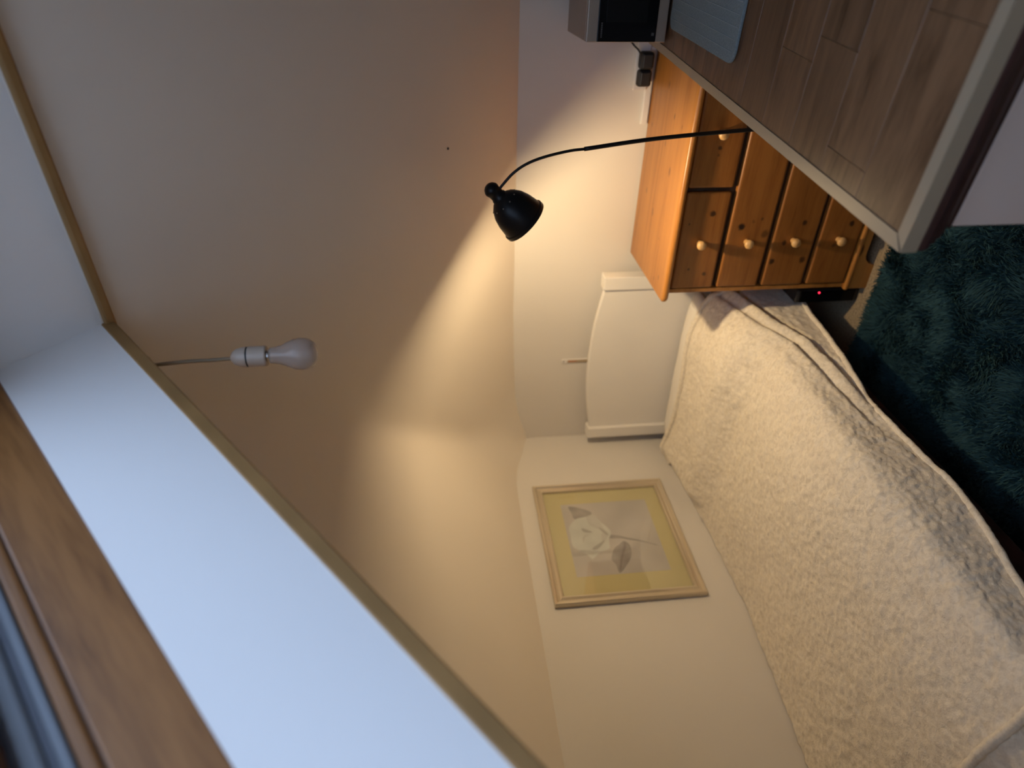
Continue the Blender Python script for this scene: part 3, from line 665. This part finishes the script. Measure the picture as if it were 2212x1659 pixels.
# ------------------------------------------------------------------ reading lamp
LY = -0.64; LK = 1.045
lamp = tag(empty('floor_lamp', (1.86, LY, 0)), 'slim black reading lamp with a bent stem and a bell shade, lit', 'lamp')
def L_(x, z): return (x-1.86, 0, z)
bm = bmesh.new(); lathe(bm, [(0, 0), (.105, 0), (.107, .006), (.10, .016), (.03, .022), (.012, .028), (0, .03)], 40)
o = from_bm('base', bm, 'black_metal', smooth=True); o.parent = lamp; o.location = (-.005, 0, 0)
CAPP, RIMP = None, None
PTS = {}
def on_y(ix, iy, yv):
    U, Vv = 1659-iy, ix; d = fwd+r_*(U-829.5)/FPX-u_*(Vv-1106)/FPX; t = (yv-CAM.y)/d.y; return CAM+d*t
low = on_y(1625, 280, LY); bend = on_y(1262, 322, LY)
stem_low = [Vector((1.855, LY, 0.02)), Vector((1.852, LY, .35)), low+Vector((.006, 0, -.12)), low, on_y(1500, 291, LY), on_y(1390, 303, LY), bend]
bm = bmesh.new(); tube(bm, [p-Vector((1.86, LY, 0)) for p in spline(stem_low, 10)], 0.0068, 14); o = from_bm('lower_stem', bm, 'black_metal', smooth=True); o.parent = lamp
stem_up = [on_y(1275, 320, LY), bend, on_y(1230, 326, LY), on_y(1180, 338, LY), on_y(1140, 353, LY), on_y(1110, 373, LY), on_y(1086, 399, LY), on_y(1076, 412, LY)]
bm = bmesh.new(); tube(bm, [p-Vector((1.86, LY, 0)) for p in spline(stem_up, 10)], 0.0047, 12); o = from_bm('upper_stem', bm, 'black_metal', smooth=True); o.parent = lamp
cap = on_y(1062, 410, LY); rim = on_y(1135, 479, LY); axis = (rim-cap); AL = axis.length; axis.normalize()
k = AL/0.173
prof = [(a*LK, b) for a, b in [(0, -.0245), (.010, -.0225), (.018, -.0165), (.0235, -.007), (.025, 0), (.0235, .008), (.022, .016), (.0225, .030), (.0255, .034), (.026, .041), (.034, .047), (.047, .060), (.061, .085), (.0695, .115), (.0745, .148), (.0752, .157), (.0795, .160), (.0795, .173)]]
inn = [(a*LK, b) for a, b in [(.0775, .173), (.0735, .157), (.068, .115), (.0595, .085), (.0455, .061), (.030, .049), (0, .046)]]
mtx = align(cap-Vector((1.86, LY, 0)), axis)
sh = None
bm = bmesh.new(); lathe(bm, [(r, z*k) for r, z in prof+inn[:1]], 48, mtx); sh = from_bm('shade', bm, 'black_metal', smooth=True); sh.parent = lamp
try: sh.data.set_sharp_from_angle(angle=math.radians(50))
except Exception: pass
bm = bmesh.new(); lathe(bm, [(r, z*k) for r, z in inn], 48, mtx); o = from_bm('shade_lining', bm, 'shade_in', smooth=True); o.parent = sh
for q in range(10):   # ring of vent dimples
    a = 2*math.pi*q/10+.2
    bm = bmesh.new(); bmesh.ops.create_uvsphere(bm, u_segments=10, v_segments=6, radius=0.0026)
    o = from_bm('vent', bm, 'vent', smooth=True); o.parent = sh; o.location = mtx @ Vector((.0500*math.cos(a), .0500*math.sin(a), .0615*k))
bm = bmesh.new(); lathe(bm, [(.027, .146*k)]+[(.027*math.cos(t), .146*k+.027*math.sin(t)) for t in np.linspace(.12, math.pi/2-.12, 8)]+[(0, .146*k+.027)], 28, mtx)
bu = from_bm('bulb', bm, 'bulb_on', smooth=True); bu.parent = lamp; bu['label'] = 'warm glowing bulb'
bm = bmesh.new(); lathe(bm, [(.013, .105*k), (.020, .115*k), (.0265, .135*k), (.027, .146*k)], 28, mtx); o = from_bm('bulb_collar', bm, 'shade_in', smooth=True); o.parent = bu
bm = bmesh.new(); lathe(bm, [(0, .046*k), (.015, .046*k), (.015, .115*k), (0, .115*k)], 20, mtx); o = from_bm('lampholder', bm, 'shade_in', smooth=False); o.parent = lamp

# ------------------------------------------------------------------ pendant bulb
pd = tag(empty('pendant_light', (1.54, -1.455, 2.43)), 'bare unlit bulb hanging on a cord from the ceiling beside the skylight', 'pendant lamp')
PX, PY = 1.54, -1.455
def pl_(o): o.parent = pd; o.location = Vector(o.location)-Vector(pd.location); return o
bm = bmesh.new(); lathe(bm, [(0, .012), (.032, .010), (.034, 0), (.031, -.018), (.016, -.030), (0, -.030)], 32)
o = from_bm('ceiling_rose', bm, 'pendant_white', smooth=True); o.location = (PX-.016, PY-.004, 2.412); o.rotation_euler = (math.atan(TP), 0, 0); pl_(o)
bm = bmesh.new(); tube(bm, spline([(PX-.012, PY-.004, 2.40), (PX-.004, PY-.012, 2.36), (PX+.003, PY-.016, 2.30), (PX, PY-.010, 2.25), (PX, PY-.006, 2.205)], 8), 0.0042, 10); pl_(from_bm('cord', bm, 'cord', smooth=True))
ZB = 2.212; tl = Matrix.Translation((PX, PY-.004, ZB)) @ Matrix.Rotation(math.radians(1.5), 4, 'X') @ Matrix.Rotation(math.radians(180), 4, 'X')
bm = bmesh.new(); lathe(bm, [(0, -.002), (.007, 0), (.014, .005), (.0195, .014), (.0222, .026), (.0226, .034)], 32, tl); pl_(from_bm('holder_cap', bm, 'pendant_white', smooth=True))
bm = bmesh.new(); lathe(bm, [(.0215, .034), (.0215, .0375)], 32, tl); pl_(from_bm('holder_ring', bm, 'black_plastic', smooth=True))
bm = bmesh.new(); lathe(bm, [(.010, .0375), (.0228, .0375), (.0230, .073), (.0215, .076), (.010, .076)], 32, tl); pl_(from_bm('holder_skirt', bm, 'pendant_white', smooth=False))
bm = bmesh.new(); lathe(bm, [(.0, .070), (.0135, .070), (.0135, .086), (.0, .086)], 24, tl); pl_(from_bm('bulb_cap', bm, 'chrome', smooth=True))
bm = bmesh.new(); lathe(bm, [(.0, .082), (.0175, .083), (.0185, .088), (.0195, .097), (.0225, .109), (.0285, .121), (.0338, .134), (.0360, .147), (.0352, .159), (.0315, .170), (.0245, .1785), (.013, .1835), (0, .185)], 40, tl)
pl_(from_bm('bulb', bm, 'frost', smooth=True))

# ------------------------------------------------------------------ framed rose picture on the left wall
pic = tag(empty('framed_picture', (0.0, -0.748, 1.012)), 'square champagne-framed print of a pale rose on the left wall above the bed', 'picture')
y0, y1, z0, z1 = -1.098, -0.400, 0.682, 1.343; pc = Vector((0, -0.748, 1.012))
FW = 0.046
profl = [(0, .002), (0, .022), (.004, .027), (.012, .026), (.018, .020), (.026, .018), (.036, .022), (.042, .021), (.046, .014), (.046, .004)]   # (inset, out)
bm = bmesh.new(); rings = []
for ins, outx in profl: rings.append([bm.verts.new((outx, yy-pc.y, zz-pc.z)) for yy, zz in ((y0+ins, z0+ins), (y1-ins, z0+ins), (y1-ins, z1-ins), (y0+ins, z1-ins))])
rings.append(rings[0])
for a, b in zip(rings, rings[1:]):
    for i in range(4): bm.faces.new((a[i], a[(i+1) % 4], b[(i+1) % 4], b[i]))
o = from_bm('frame', bm, 'champagne'); o.parent = pic
def flat(name, poly, x, mat, parent, th=0.0006):
    """thin printed shape in the plane of the picture, poly in wall coordinates (y, z)"""
    bm = bmesh.new(); a = [bm.verts.new((x, p[0]-pc.y, p[1]-pc.z)) for p in poly]; b = [bm.verts.new((x-th, p[0]-pc.y, p[1]-pc.z)) for p in poly]
    bm.faces.new(a); bm.faces.new(b[::-1])
    for i in range(len(poly)): bm.faces.new((a[i], b[i], b[(i+1) % len(poly)], a[(i+1) % len(poly)]))
    bmesh.ops.triangulate(bm, faces=bm.faces[:])
    o = from_bm(name, bm, mat); o.parent = parent; return o
flat('backing', [(y0+.01, z0+.01), (y1-.01, z0+.01), (y1-.01, z1-.01), (y0+.01, z1-.01)], .0045, 'board', pic, .002)
flat('mount', [(y0+.04, z0+.04), (y1-.04, z0+.04), (y1-.04, z1-.04), (y0+.04, z1-.04)], .0070, 'mount', pic, .002)
prt = flat('print', [(-.955, .796), (-.525, .796), (-.525, 1.221), (-.955, 1.221)], .0075, 'print_bg', pic, .0004)
def W2(zx, zy):    # a point of the print, measured on an enlargement of the photograph, to wall coordinates
    ix, iy = 1100+zx/3.318, 900+zy/3.318
    U, Vv = 1659-iy, ix; d = fwd+r_*(U-829.5)/FPX-u_*(Vv-1106)/FPX; t = (0.008-CAM.x)/d.x; p = CAM+d*t; return (p.y, p.z)
def blob(pts, n=6):
    P = [Vector((a, b, 0)) for a, b in pts]; out = []; m = len(P)
    for i in range(m):
        a, b, c, d = P[i-1], P[i], P[(i+1) % m], P[(i+2) % m]
        for k in range(n):
            t = k/n; q = 0.5*((2*b)+(c-a)*t+(2*a-5*b+4*c-d)*t*t+(3*b-a-3*c+d)*t**3); out.append(W2(q.x, q.y))
    return out
layer = [.0079]
def ink(name, pts, mat, n=6):
    layer[0] += .00006; return flat(name, blob(pts, n), layer[0], mat, prt, .0003)
ink('printed_leaf', [(425, 645), (520, 660), (590, 690), (545, 725), (470, 735), (445, 690)], 'leaf')
ink('printed_leaf', [(825, 890), (870, 930), (875, 1000), (845, 1060), (795, 1120), (765, 1060), (735, 1020), (750, 950), (790, 915)], 'leaf')
ink('leaf_vein', [(828, 900), (838, 935), (815, 1010), (800, 1100), (795, 1060), (805, 990), (818, 930)], 'leaf2')
ink('stem', [(715, 850), (780, 850), (850, 868), (930, 882), (1055, 915), (1055, 921), (930, 892), (850, 880), (780, 868), (715, 872)], 'leaf', 3)
ink('petal', [(430, 790), (480, 735), (545, 720), (600, 705), (660, 760), (700, 790), (730, 830), (715, 880), (720, 940), (690, 960), (650, 970), (600, 1020), (560, 990), (500, 960), (455, 925), (440, 860)], 'petal')
ink('petal', [(555, 720), (610, 705), (655, 765), (680, 815), (620, 800), (570, 770)], 'petal2')
ink('petal', [(450, 790), (500, 750), (560, 790), (590, 830), (540, 850), (480, 830)], 'petal')
ink('petal', [(530, 870), (580, 850), (635, 880), (650, 930), (600, 960), (545, 930)], 'petal')
ink('petal_shadow', [(520, 800), (585, 822), (590, 832), (535, 828)], 'petal3')
ink('petal_shadow', [(640, 790), (690, 820), (712, 850), (690, 845), (655, 815)], 'petal3')
ink('petal_shadow', [(600, 940), (660, 900), (690, 870), (680, 900), (640, 945), (605, 955)], 'petal3')
ink('petal_shadow', [(525, 880), (540, 850), (585, 842), (548, 862), (535, 905)], 'petal2')
ink('petal_shadow', [(450, 930), (520, 962), (600, 960), (655, 965), (600, 985), (520, 975)], 'petal2')
ink('petal', [(615, 810), (655, 830), (665, 880), (640, 900), (625, 860)], 'petal')
ink('petal', [(660, 840), (700, 850), (695, 880), (668, 888)], 'petal2')
flat('glazing', [(y0+.043, z0+.043), (y1-.043, z0+.043), (y1-.043, z1-.043), (y0+.043, z1-.043)], .0125, 'pane', pic, .002)

# ------------------------------------------------------------------ thermometer and nail
th = tag(empty('wall_thermometer', (0.505, 0, 1.05)), 'small white strip thermometer on the back wall above the headboard', 'thermometer')
child(box('plate', 0.494, 0.516, -0.006, 0, 0.955, 1.155, 'white_plastic', bev=0.002), th)
child(box('scale', 0.497, 0.5125, -0.0066, -0.005, 0.965, 1.125, 'thermo_scale', bev=0.0004), th)
child(box('liquid', 0.5035, 0.5075, -0.0074, -0.006, 1.075, 1.122, 'red_liquid', bev=0.0004), th)
bm = bmesh.new(); lathe(bm, [(0, 0), (.0035, 0), (.0035, .002), (0, .002)], 12); o = from_bm('hanging_hole', bm, 'brown_nail'); o.rotation_euler = (math.pi/2, 0, 0); o.location = (0.505, -.0055, 1.145); child(o, th)
bm = bmesh.new(); lathe(bm, [(0, 0), (.0045, 0), (.004, .003), (0, .004)], 14)
o = from_bm('nail', bm, 'brown_nail', smooth=True); o.matrix_world = align(Vector((1.675, -0.362, zc(1.675, -0.362))), n1)
tag(o, 'tiny dark nail head in the sloping ceiling above the lamp', 'nail')
